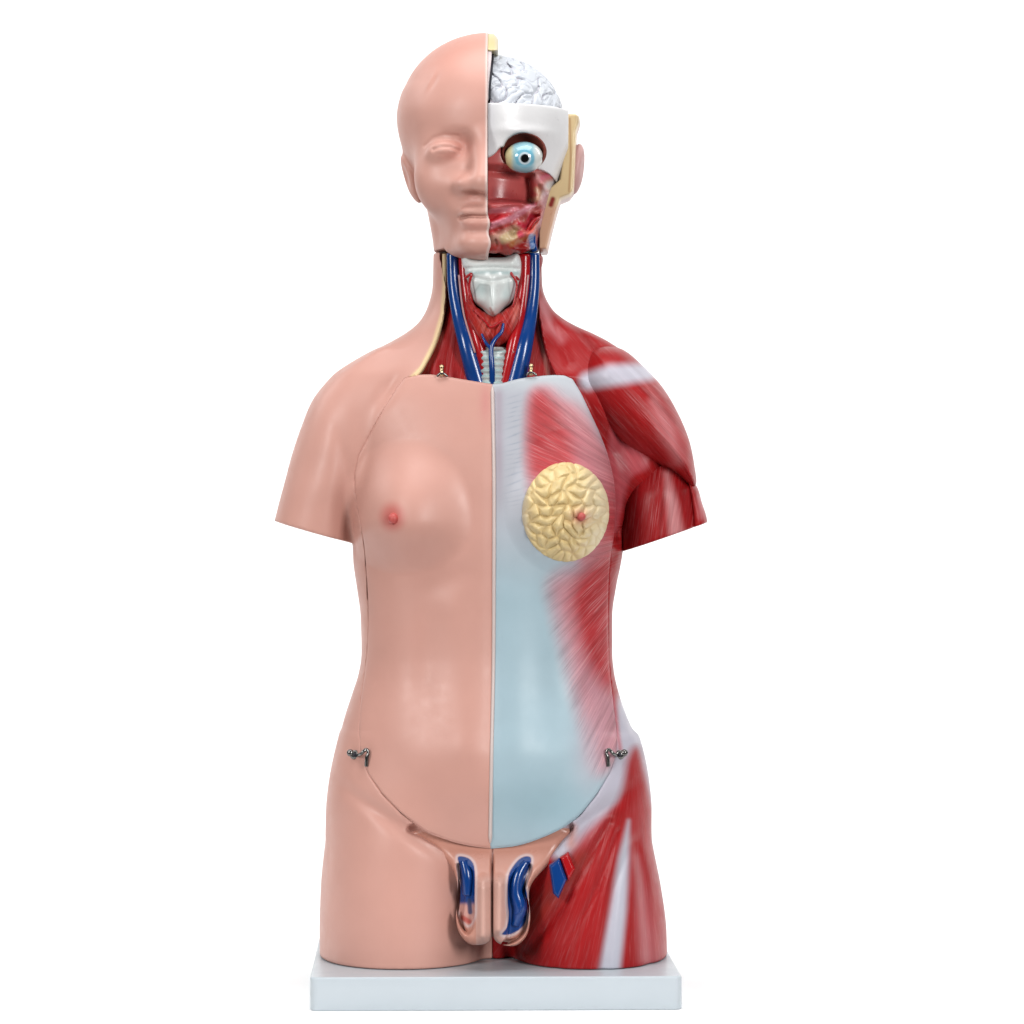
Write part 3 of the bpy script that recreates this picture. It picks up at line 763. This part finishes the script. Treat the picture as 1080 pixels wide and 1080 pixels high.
# ================================================================== HEAD
MX = 516.0
faceL = Loft([(60,482,550,-20,14,70),(80,452,580,-55,14,100),(97,430,602,-72,14,114),(125,422,610,-85,14,122),(150,425,607,-87,12,120),(165,430,602,-86,10,116),(180,437,597,-86,8,108),(200,445,589,-87,6,98),
 (220,450,583,-88,4,88),(240,454,578,-88,4,80),(255,456.5,575,-87,6,76),(266,458,574,-84,8,74),(273,468,560,-74,8,60),(279,488,540,-55,8,40)], 2.1, top=62, bot=278)
def head(X, Y, Z, feat=True):
    px = X+540; py = 540-Z
    f = ell(X, Y, Z, P3(MX, 119, 20), (95, 112, 86))
    f = smin(f, faceL(X, Y, Z), 14)
    if feat:
        f = smax(f, -ell(X, Y, Z, P3(474, 163, -94), (24, 15, 12)), 14)
        f = smax(f, -ell(X, Y, Z, P3(489, 162, -92), (9, 14, 10)), 9)            # socket
        f = smin(f, ell(X, Y, Z, P3(473, 165, -73), (15, 12, 9)), 4)              # closed-over eye
        for pts, a in (([(459,166),(466,163.5),(476,163.5),(486,167)], 1.6), ([(462,170),(472,172),(482,170)], 0.4), ([(450,160),(458,153),(470,150),(484,151.5)], 0.9)):
            f = f + front(Y, -40, -60)*a*np.exp(-(line_d(px+0*Z, py+0*X, pts)/1.9)**2)
        f = smin(f, caps(X, Y, Z, (514,158,-80), (511,200,-100), 9, 12.5), 17)       # nose
        f = smin(f, ell(X, Y, Z, P3(495, 203, -88), (13, 13, 9)), 10)
        f = smax(f, -ell(X, Y, Z, P3(499, 213.5, -97), (9, 10, 3.4)), 4)
        f = smin(f, ell(X, Y, Z, P3(506, 230.5, -87), (19, 11, 5.5)), 8)   # lips
        f = smin(f, ell(X, Y, Z, P3(507, 243, -87), (17, 12, 6.5)), 8)
        f = f + front(Y, -40, -60)*1.5*np.exp(-(line_d(px+0*Z, py+0*X, [(486,236.5),(498,235.5),(508,236.5),(518,236)])/1.7)**2)
        f = f + front(Y, -40, -60)*1.2*np.exp(-(line_d(px+0*Z, py+0*X, [(498,252),(516,252)])/4)**2)
        f = smin(f, ell(X, Y, Z, P3(507, 263, -76), (22, 22, 13)), 12)            # chin
        f = smin(f, ell(X, Y, Z, P3(463, 195, -50), (22, 22, 26)), 30)            # cheek
        f = f + front(Y)*(5.0*gauss(px, py, 466, 244, 11, 24, -12) + 1.0*gauss(px, py, 480, 216, 8, 20, 15) + 1.2*gauss(px, py, 434, 140, 9, 22) - 0.7*gauss(px, py, 455, 92, 2.5, 10, 30) + 0.8*gauss(px, py, 459, 95, 2.5, 10, 30))
        # ear
        e = ell(X, Y, Z, P3(434, 186, 14), (9, 15, 27)); 
        sh = (py-186)*0.32
        e = ell(X - sh*1.0, Y, Z, P3(433.5, 187, 14), (8.5, 15, 26))
        e = smax(e, -ell(X - sh, Y, Z, P3(425.5, 184, 4), (5, 12, 15)), 3)
        f = smin(f, e, 4)
    return f
def floor_head(f, X, Y, Z):
    py = 540-Z
    c = np.minimum(py - 265.0, Y + 44)        # the skull base is flat, the chin hangs in front
    return np.maximum(f, c + 0*f)

def HEDGE(py): return MX - 1.2 + 0.0*py + 2.6*np.exp(-((py-243)/7)**2) + 3.4*np.exp(-((py-263)/8)**2)
def f_hskin(X, Y, Z):
    f = floor_head(head(X, Y, Z), X, Y, Z)
    px = X+540; py = 540-Z
    edge = HEDGE(py)
    f = np.maximum(f, (px - edge)*0.97)
    # hollow inside so the skull cap has thickness
    inner = ell(X, Y, Z, P3(MX, 119, 22), (83, 98, 70))
    cav = np.maximum(inner, np.maximum((MX-5) - px, py - 116))
    return np.maximum(f, -cav)
V, Q = nets(f_hskin, ((-126, -8), (-124, 142), (258, 512)), 0.95)
px, py = pic(V); C = base_paint(len(V), SKIN)
mixp(C, srgb(202,112,98), gauss(px, py, 486, 154, 14, 9)*0.30 + gauss(px, py, 474, 165, 12, 4)*0.25 + gauss(px, py, 500, 209, 9, 5)*0.35 + gauss(px, py, 500, 238, 14, 5)*0.3)  # painted shade in the eye socket and under the nose, redder mouth
mixp(C, srgb(200,120,100), gauss(px, py, 470, 60, 40, 16, -35)*0.2)
eg = HEDGE(540-V[:, 2]) - (V[:, 0]+540)
mixp(C, srgb(236,212,204), sstep(3.2, 1.0, eg)*0.9)

hs = obj('face_skin_half', V, Q, M_skin, paint=C, label='smooth pink bald half of the head with closed eye, nose, lips and ear')
# cut edge of the crown: skull layer
def f_crown(X, Y, Z):
    px = X+540; py = 540-Z
    f = head(X, Y, Z, False) + 1.0
    f = np.maximum(f, px - (520.5 + 5*sstep(34, 47, py))); f = np.maximum(f, (MX-1.6) - px); f = np.maximum(f, -(ell(X, Y, Z, P3(MX, 119, 20), (82, 97, 62))))
    return np.maximum(f, py - 61)
def f_lip(X, Y, Z):
    px = X+540; py = 540-Z
    f = head(X, Y, Z, False) + 3.0
    c = 516.6 + 3.4*sstep(112, 58, py)
    f = np.maximum(np.maximum(f, px - (c - 1.0)), (MX-1.6) - px)
    f = np.maximum(f, -ell(X, Y, Z, P3(MX, 119, 20), (84, 99, 66)))
    return np.maximum(f, np.maximum(np.maximum(py - 116, 58 - py), Y - 20))
V, Q = nets(f_lip, ((-30, -12), (-90, 126), (420, 490)), 0.9, 1)
obj('skull_cut_edge', V, Q, M_paint, hs, paint=base_paint(len(V), srgb(222,206,206)))
V, Q = nets(f_crown, ((-28, -10), (-60, 126), (470, 512)), 1.0, 1)
px, py = pic(V); C = base_paint(len(V), srgb(224,208,158)); mixp(C, srgb(205,200,190), sstep(520, 524, px)*0.5)
obj('crown_cut_edge', V, Q, M_paint, hs, paint=C)

# dark slit: membrane between the halves
def f_mem(X, Y, Z):
    px = X+540; py = 540-Z
    f = ell(X, Y, Z, P3(MX, 119, 20), (300, 100, 68))
    c = 516.6 + 3.4*sstep(112, 58, py) 
    return np.maximum(np.maximum(f, np.abs(px - c) - 1.3), py - 114)
V, Q = nets(f_mem, ((-32, -10), (-84, 124), (424, 494)), 0.9, 1)
obj('brain_membrane', V, Q, M_dark)

# brain
def brain_f(X, Y, Z):
    f = ell(X, Y, Z, P3(MX, 124, 18), (79, 98, 68))
    P = np.stack(np.broadcast_arrays(X+540+4*np.sin(Z*0.11), Y+4*np.sin(X*.1), Z+4*np.sin(Y*.09)), -1)
    a = wavy(P, 24, 2); b = wavy(P, 15, 1)
    f = f + 3.4*np.exp(-(a/0.30)**2) + 1.2*np.exp(-(b/0.3)**2)
    f = np.maximum(f, (MX+1.2) - (X+540))
    return np.maximum(f, (540-Z) - 150)
V, Q = nets(brain_f, ((-26, 62), (-90, 122), (385, 488)), 1.1, 1)
P = V.copy(); P = np.stack([V[:, 0]+540+4*np.sin(V[:, 2]*.11), V[:, 1]+4*np.sin(V[:, 0]*.1), V[:, 2]+4*np.sin(V[:, 1]*.09)], -1)
C = base_paint(len(V), srgb(216,221,229)); mixp(C, srgb(205,180,195), np.exp(-(wavy(P, 24, 2)/0.14)**2)*0.45)
obj('brain', V, Q, M_brain, paint=C)

# skull bone (forehead, temple, orbit)
SK = smooth_poly([(500,118.5),(560,117),(596,119.5),(640,121),(640,200),(602,203),(596,209),(584,206),(588,196),(580,188),(569,184),(560,184),(549,182),(537,178),(530,163),(522,170),(515,174),(495,180),(495,140)], n=5)
def f_skull(X, Y, Z):
    px = X+540; py = 540-Z
    f = head(X, Y, Z, False) + 3.5 
    f = np.maximum(f, (MX-1.6) - px)
    f = np.maximum(f, 118.3 - py); f = np.maximum(f, px - 599)
    d = poly_sd(px + 0*Z, py + 0*X, SK)
    f = np.where(Y < 0, np.maximum(f, d*0.9), np.maximum(f, py-206))
    inner = head(X, Y, Z, False) + 14
    f = np.maximum(f, -np.maximum(inner, py - 200))
    f = f - front(Y, -30, -50)*2.0*gauss(px, py, 552, 146, 26, 5)
    f = smax(f, -ell(X, Y, Z, P3(552.5, 166, -84), (21.5, 46, 18)), 2)              # orbit
    return f
V, Q = nets(f_skull, ((-26, 62), (-92, 132), (325, 425)), 1.1)
px, py = pic(V); C = base_paint(len(V), srgb(242,241,242))
mixp(C, srgb(205,205,212), sstep(530, 515, px)*0.5); 
obj('skull_bone', V, Q, M_paint, paint=C)
# orbit lining
def f_orb(X, Y, Z):
    return np.maximum(np.maximum(ell(X, Y, Z, P3(552, 167, -66), (24, 26, 20)), -ell(X, Y, Z, P3(552, 167, -84), (21.5, 34, 18.5))), -90-Y)
V, Q = nets(f_orb, ((-16, 40), (-94, -38), (350, 396)), 1.0)
obj('eye_socket_lining', V, Q, mat('socket_paint', srgb(120,58,48), rough=0.7, spec=0.1))
# eyeball
def eye_paint(V, D):
    px, py = pic(V); C = base_paint(len(V), srgb(150,196,208))
    mixp(C, srgb(222,206,150), sstep(544, 537, px)*0.9); mixp(C, srgb(226,230,226), sstep(560, 567, px))
    r = np.hypot(px-553.5, py-167)
    mixp(C, srgb(110,180,205), (1-sstep(9.5, 11, r))*0.8); mixp(C, srgb(210,226,234), (1-sstep(6.0, 7.2, r))); mixp(C, srgb(8,8,10), 1-sstep(4.2, 5.0, r)); return C
blob('eyeball', (552.5, 166, -71), (20, 18, 16.2), mat('eye_gloss', attr=True, rough=.08, spec=.6, mott=0), paintfn=eye_paint, n=72)

# facial muscle block
CAV = [(500,181),(540,183),(562,190),(563,219),(500,219)]
def f_face(X, Y, Z):
    px = X+540; py = 540-Z; ux = px+0*Z; uy = py+0*X
    f = floor_head(head(X, Y, Z, False) + 6, X, Y, Z)
    fr = front(Y, -20, -40)
    f = f + fr*(sstep(3, -5, poly_sd(ux, uy, CAV))*15 + sstep(6, -6, poly_sd(ux, uy, [(500,160),(530,162),(540,180),(575,186),(560,192),(500,186)]))*5)
    for pts, a, r in (([(520,243),(545,232),(560,225)], -5, 4), ([(518,225),(550,222)], -4, 4), ([(565,190),(572,200),(568,215)], -5, 5), ([(545,232),(575,222)], 3, 3), ([(520,252),(540,262),(556,250)], -4, 6),
                      ([(556,258),(566,240),(574,222)], -4, 3), ([(572,200),(582,212),(580,240)], -4, 4), ([(530,240),(548,250)], 2, 2), ([(563,225),(558,245)], 3.5, 3)):
        f = f + fr*a*np.exp(-(line_d(ux, uy, pts)/r)**2)
    P = np.stack(np.broadcast_arrays(X, Y*0.4, Z), -1)
    f = f + fr*1.4*wavy(P, 13, 1)*sstep(222, 230, py)
    f = np.maximum(f, (MX-1.6) - px); f = np.maximum(f, 158 - py); f = np.maximum(f, -ell(X, Y, Z, P3(552, 166.5, -84), (25, 34, 22)))
    return np.maximum(f, np.where(py < 205, px - 596, px-600))
V, Q = nets(f_face, ((-26, 60), (-92, 84), (262, 384)), 0.9)
px, py = pic(V); C = base_paint(len(V), srgb(190,90,84))
S_ = lambda pts, w, s, c, o=1.0: stroke(C, px, py, pts, w, s, srgb(*c), o)
area(C, px, py, [(517,160),(532,160),(548,182),(572,188),(565,222),(517,222)], 3, srgb(205,96,94))
area(C, px, py, [(520,198),(545,206),(560,218),(520,219)], 5, srgb(172,64,66), 0.9)
S_([(528,168),(545,178),(566,184)], 2, 2, (190,110,96), .8)
S_([(566,185),(574,196)], 5, 3, (205,130,128)); S_([(572,188),(578,186)], 3, 2, (200,90,110)); S_([(566,200),(572,207),(560,212)], 3, 2, (214,170,140), .9); S_([(570,196),(574,204)], 2.5, 2, (150,90,70), .8)
S_([(580,196),(590,193),(592,200),(582,206)], 5, 3, (214,210,214)); S_([(576,208),(578,222),(572,240)], 5, 3, (214,160,170), .9)
S_([(517,223),(545,221)], 3, 1.5, (206,120,130)); S_([(517,230),(535,229)], 4.5, 2, (196,40,48)); S_([(518,238),(540,230),(562,216)], 3, 2, (226,140,156)); S_([(518,244),(542,236)], 1.4, 1.2, (188,60,60))
S_([(520,252),(545,240)], 4, 3, (214,160,140)); area(C, px, py, [(527,250),(538,243),(546,241),(545,252),(532,260)], 2, srgb(205,178,136))
S_([(523,253),(526,261)], 1.5, 1, (120,60,40)); S_([(558,230),(568,228)], 3, 1.5, (150,10,16)); S_([(548,236),(556,240),(560,228)], 3, 2, (206,50,70)); S_([(566,232),(560,245),(555,252)], 2.4, 1.5, (226,100,84)); S_([(548,246),(552,252)], 3, 2, (214,80,100))
S_([(517,268),(540,262),(558,256)], 7, 3, (178,44,34)); S_([(540,258),(556,252)], 3, 2, (176,120,60), .7); S_([(546,264),(556,258)], 6, 3, (160,20,16))
S_([(561,250),(563,265)], 3.5, 1.5, (70,110,170)); S_([(570,242),(567,262)], 2.2, 1.2, (110,50,80))
S_([(517,272),(545,272)], 2.5, 1.5, (140,24,20))
obj('face_muscles', V, Q, M_paint, paint=C)
tube([(562,247,-36),(561.5,256,-34),(563,264,-30)], [3,3.5,4], M_vein, 'facial_vein', seg=12)
tube([(551,250,-60),(557,242,-58),(563,233,-52),(569,229,-45)], [1.4,2,2,1.5], M_art, 'facial_artery', seg=10)

# outer skin and bone rim behind the opened face
RIM = [(592,120),(607,119.5),(612,123),(612.5,130),(609,140),(608,165),(607,190),(606,203),(602,208),(592,212),(588,225),(582,248),(578,266),(563,266),(565,245),(570,222),(575,200),(588,190),(592,160)]
def f_rim(X, Y, Z): return inflate(X, Y, Z, RIM, 3.5, 45, 28, smooth=False)
V, Q = nets(f_rim, ((28, 76), (-24, 78), (270, 424)), 0.9)
px, py = pic(V); C = base_paint(len(V), CREAM); stroke(C, px, py, [(601,125),(602,165),(600,202)], 0.8, 1.0, srgb(186,130,84), .8); stroke(C, px, py, [(609,122),(611,130)], 2, 2, srgb(214,186,140))
mixp(C, srgb(226,160,140), sstep(211, 222, py)*0.6); stroke(C, px, py, [(583,210),(581,216)], 2.5, 1.5, srgb(150,40,34)); mixp(C, srgb(206,160,146), sstep(-10, 10, V[:, 1]))
obj('scalp_cut_edge', V, Q, M_paint, paint=C)
def f_ear(X, Y, Z):
    sh = -(540-Z-178)*0.12
    e = ell(X-sh, Y, Z, P3(608, 177, 16), (8.5, 15, 27))
    return smax(e, -ell(X-sh, Y, Z, P3(617, 174, 2), (4, 12, 15)), 3)
V, Q = nets(f_ear, ((54, 84), (-8, 40), (330, 396)), 0.9)
obj('ear', V, Q, M_skin, paint=base_paint(len(V), srgb(214,170,166)))

# ================================================================== PELVIC PIECE
def f_pel(X, Y, Z):
    px = X+540; py = 540-Z; ux = px+0*Z; uy = py+0*X
    f = inflate(X, Y, Z, PEL, 11, 15, -76 + 22*sstep(925, 880, 540-Z))
    # sits back at the top, forward at the tip
    fr = front(Y, -70, -78)
    f = f - fr*(9*np.exp(-(line_d(ux, uy, [(510.5,922),(510.5,974)])/6.5)**2) + 9*np.exp(-(line_d(ux, uy, [(527,922),(526.5,968)])/6.5)**2))
    f = f + fr*(6*np.exp(-(line_d(ux, uy, [(519.5,880),(519.5,990)])/1.1)**2))
    for poly in (BL, BR): f = f + front(Y, -66, -74)*sstep(1, -2, poly_sd(ux, uy, smooth_poly(poly)))*7
    f = f + fr*1.0*gauss(px, py, 512, 922, 9, 2)
    return f
BL = [(482.5,904),(489,903),(497,907),(501,917),(501,945),(500.5,966),(494,976),(486.5,968),(483.5,954),(485,932),(484,914)]
BR = [(560,904),(553,903),(545,908),(537,920),(535,933),(535,951),(536,966),(534,978),(529,985.5),(538,986),(549,980),(555,971),(557,957),(556.5,943),(554,933),(556,922),(560,912)]
V, Q = nets(f_pel, ((-114, 68), (-108, -30), (-452, -306)), 0.95)
px, py = pic(V); C = base_paint(len(V), srgb(210,150,132))
mixp(C, srgb(222,180,168), sstep(918, 930, py)*(np.abs(px-520) < 18)*0.7)
dd = np.minimum(poly_sd(px, py, smooth_poly(BL)), poly_sd(px, py, smooth_poly(BR)))
mixp(C, srgb(226,205,205), np.exp(-((dd-0.8)/1.6)**2)*0.8)
dl = poly_sd(px, py, smooth_poly(BL)); dr = poly_sd(px, py, smooth_poly(BR))
mixp(C, VEIN, sstep(0, -1, dr)); mixp(C, VEIN, sstep(0, -1, dl)*(py < 955)); mixp(C, srgb(214,160,150), sstep(0, -1, dl)*sstep(950, 956, py))
stroke(C, px, py, [(495,950),(496,962)], 2.4, 1, srgb(60,70,110), .9); stroke(C, px, py, [(488,968),(495,972)], 2.5, 1.5, srgb(190,70,60), .8)
mixp(C, srgb(90,40,36), np.exp(-((px-519.5)/0.9)**2)*(py > 890)*0.9)
pel = obj('pelvic_section', V, Q, M_paint, paint=C, label='pink pelvic piece cut open on both sides to show blue vessels')
tube([(555,909,-78),(547,922,-80),(544,940,-82),(548,958,-82),(543,976,-80)], [3.5,6,6.5,7,4.5], M_vein, 'cut_vessel', pel, seg=18)
tube([(489,908,-76),(493,925,-79),(493,944,-79)], [4.5,6,5], M_vein, 'cut_vessel', pel, seg=14)
tube([(546,950,-86),(549,955,-88),(548,962,-88),(543,964,-86)], [1.0,1.4,1.4,1.0], M_vein, 'vessel_coil', pel, seg=8)
# femoral vessels
def slab(name, poly, y, th, m, bev=1.2, parent=None):
    def f(X, Y, Z): return inflate(X, Y, Z, poly, 3.0, th, y, smooth=False)
    P = np.array(poly); V, Q = nets(f, ((P[:, 0].min()-542, P[:, 0].max()-538), (y-th-2, y+th+2), (538-P[:, 1].max(), 542-P[:, 1].min())), 0.7)
    return obj(name, V, Q, m, parent)
slab('femoral_vein', [(578,904),(589,896),(597,918),(588,939),(582,933)], -84, 9, M_vein)
slab('femoral_artery', [(589,896),(598,890),(605.5,908),(598,921.5)], -83, 9, M_art)

# ================================================================== LATCHES
def latch(x, left, label):
    s = -1 if left else 1
    y = surf_y(x + s*4, 796, left)
    cx = x + s*4
    o = blob('latch', (cx, 796, y-1.2), (5.2, 2.6, 5.0), M_metal, n=16, label=label)
    blob('screw_head', (cx + s*4.5, 794, y-1.5), (3.8, 3.0, 3.8), M_metal, o, n=14)
    blob('bar_end', (cx - s*0.5, 796, y-4), (2.2, 1.6, 2.2), M_dark, o, n=10)
    x2 = x - s*8; y2 = surf_y(x2, 797, left) - 3
    tube([(cx-s*3, 797, y-4), (x - s*3, 795, y2-3), (x2, 790.5, y2-3), (x2-s*2.5, 794, y2-3), (x2-s*1, 799, y2-3), (x2-s*0.5, 808, y2-1)], [1.6,1.8,1.8,1.7,2.0,2.2], M_metal, 'hook', o, seg=10)
    return o
latch(378, True, 'small steel hook latch on the skin side hip')
latch(650, False, 'small steel hook latch on the muscle side hip')

# ================================================================== BOARD
def board():
    w0, w1 = W((327, 1030, -134))[0], W((720, 1030, -134))[0]
    y0, y1 = -134, 222; zt = -472.8; zb = -ZC
    cx, cy = (w0+w1)/2, (y0+y1)/2; hx, hy = (w1-w0)/2, (y1-y0)/2; R = 9; b = 2.6
    def loop(ins, z):
        L = []
        r = R - min(ins, R-1)
        for (sx, sy, a0) in ((1, 1, 0), (-1, 1, 90), (-1, -1, 180), (1, -1, 270)):
            for k in range(9):
                a = math.radians(a0 + 90*k/8)
                L.append((cx + sx*(hx-R) + (R-ins)*math.cos(a), cy + sy*(hy-R) + (R-ins)*math.sin(a), z))
        return L
    prof = [(1.5, zb), (0, zb+1.5), (0, zt-b)] + [(b-b*math.cos(t), zt-b+b*math.sin(t)) for t in (0.3, 0.6, 0.9, 1.2, 1.57)]
    V = []; 
    for ins, z in prof: V += loop(ins, z)
    V = np.array(V); t = math.radians(1.5); c0 = np.array([cx, y0]); q = V[:, :2] - c0     # stands a touch askew
    V[:, 0] = c0[0] + q[:, 0]*math.cos(t) - q[:, 1]*math.sin(t); V[:, 1] = c0[1] + q[:, 0]*math.sin(t) + q[:, 1]*math.cos(t)
    n = 36; F = []
    for i in range(len(prof)-1):
        for j in range(n): F.append((i*n+j, i*n+(j+1) % n, (i+1)*n+(j+1) % n, (i+1)*n+j))
    F.append(tuple(range(n))[::-1]); F.append(tuple((len(prof)-1)*n+j for j in range(n)))
    o = obj('base_board', np.array(V), F, M_board, smooth=True)
    me = o.data
    me.polygons[len(me.polygons)-1].use_smooth = False; me.polygons[len(me.polygons)-2].use_smooth = False
board()

# ================================================================== SETTING: white studio sweep
def sweep():
    m = bpy.data.materials.new('white_paper'); m.use_nodes = True; b = m.node_tree.nodes['Principled BSDF']
    b.inputs['Base Color'].default_value = (0.96, 0.96, 0.96, 1); b.inputs['Roughness'].default_value = 0.9; b.inputs['Specular IOR Level'].default_value = 0.1
    n = m.node_tree.nodes.new('ShaderNodeTexNoise'); n.inputs['Scale'].default_value = 400
    bp = m.node_tree.nodes.new('ShaderNodeBump'); bp.inputs['Distance'].default_value = 0.0001; m.node_tree.links.new(n.outputs['Fac'], bp.inputs['Height']); m.node_tree.links.new(bp.outputs[0], b.inputs['Normal'])
    prof = [(-0.30, 0.0), (1.2, 0.0)] + [(1.2 + 0.8*math.sin(t), 0.8 - 0.8*math.cos(t)) for t in np.linspace(0.1, math.pi/2, 14)] + [(2.0, 3.2)]
    wd = lambda y: 0.95 + 2.05*min(1.0, (y + 0.3)/1.5)
    V = []; F = []
    for y, z in prof: V += [(-wd(y), y, z), (wd(y), y, z)]
    for i in range(len(prof)-1): F.append((2*i, 2*i+1, 2*i+3, 2*i+2))
    me = bpy.data.meshes.new('backdrop'); me.from_pydata(V, [], F); me.update(); me.polygons.foreach_set('use_smooth', [True]*len(F))
    me.materials.append(m); o = bpy.data.objects.new('backdrop', me); coll.objects.link(o); o['kind'] = 'structure'
sweep()

# ------------------------------------------------------------------ lamps
def lamp(name, loc, target, sx, sy, power, col=(1, 1, 1)):
    l = bpy.data.lights.new(name, 'AREA'); l.shape = 'RECTANGLE'; l.size = sx; l.size_y = sy; l.energy = power; l.color = col
    o = bpy.data.objects.new(name, l); coll.objects.link(o); o.location = loc
    from mathutils import Vector
    o.rotation_euler = (Vector(target) - Vector(loc)).to_track_quat('-Z', 'Y').to_euler(); return o
lamp('softbox_right', (1.45, -2.5, 1.05), (0, 0, .42), 0.55, 1.0, 60, (1, .99, .98))
lamp('softbox_left', (-1.7, -2.1, 1.25), (0, 0, .42), 0.6, 1.0, 45, (1, .985, .97))
lamp('overhead_softbox', (0, -0.35, 2.0), (0, 0.0, 0), 1.5, 1.1, 28)
lamp('backdrop_lamp_one', (-1.9, 0.7, 1.9), (-0.3, 2.0, 0.5), 0.9, 1.3, 23)
lamp('backdrop_lamp_two', (1.9, 0.7, 1.9), (0.3, 2.0, 0.5), 0.9, 1.3, 23)
w = bpy.data.worlds.new('World'); scene.world = w; w.use_nodes = True
w.node_tree.nodes['Background'].inputs[0].default_value = (1, 1, 1, 1); w.node_tree.nodes['Background'].inputs[1].default_value = 0.07

cam = bpy.data.cameras.new('camera'); co = bpy.data.objects.new('camera', cam); coll.objects.link(co)
co.location = (0, -CAMD*S, ZC*S); co.rotation_euler = (math.radians(90), 0, 0)
cam.sensor_width = 36; cam.lens = 36*CAMD/1080; cam.clip_start = 0.05; cam.clip_end = 100
scene.camera = co
vs = scene.view_settings; vs.view_transform = 'Standard'; vs.look = 'None'; vs.exposure = 0; vs.gamma = 1; vs.use_curve_mapping = False
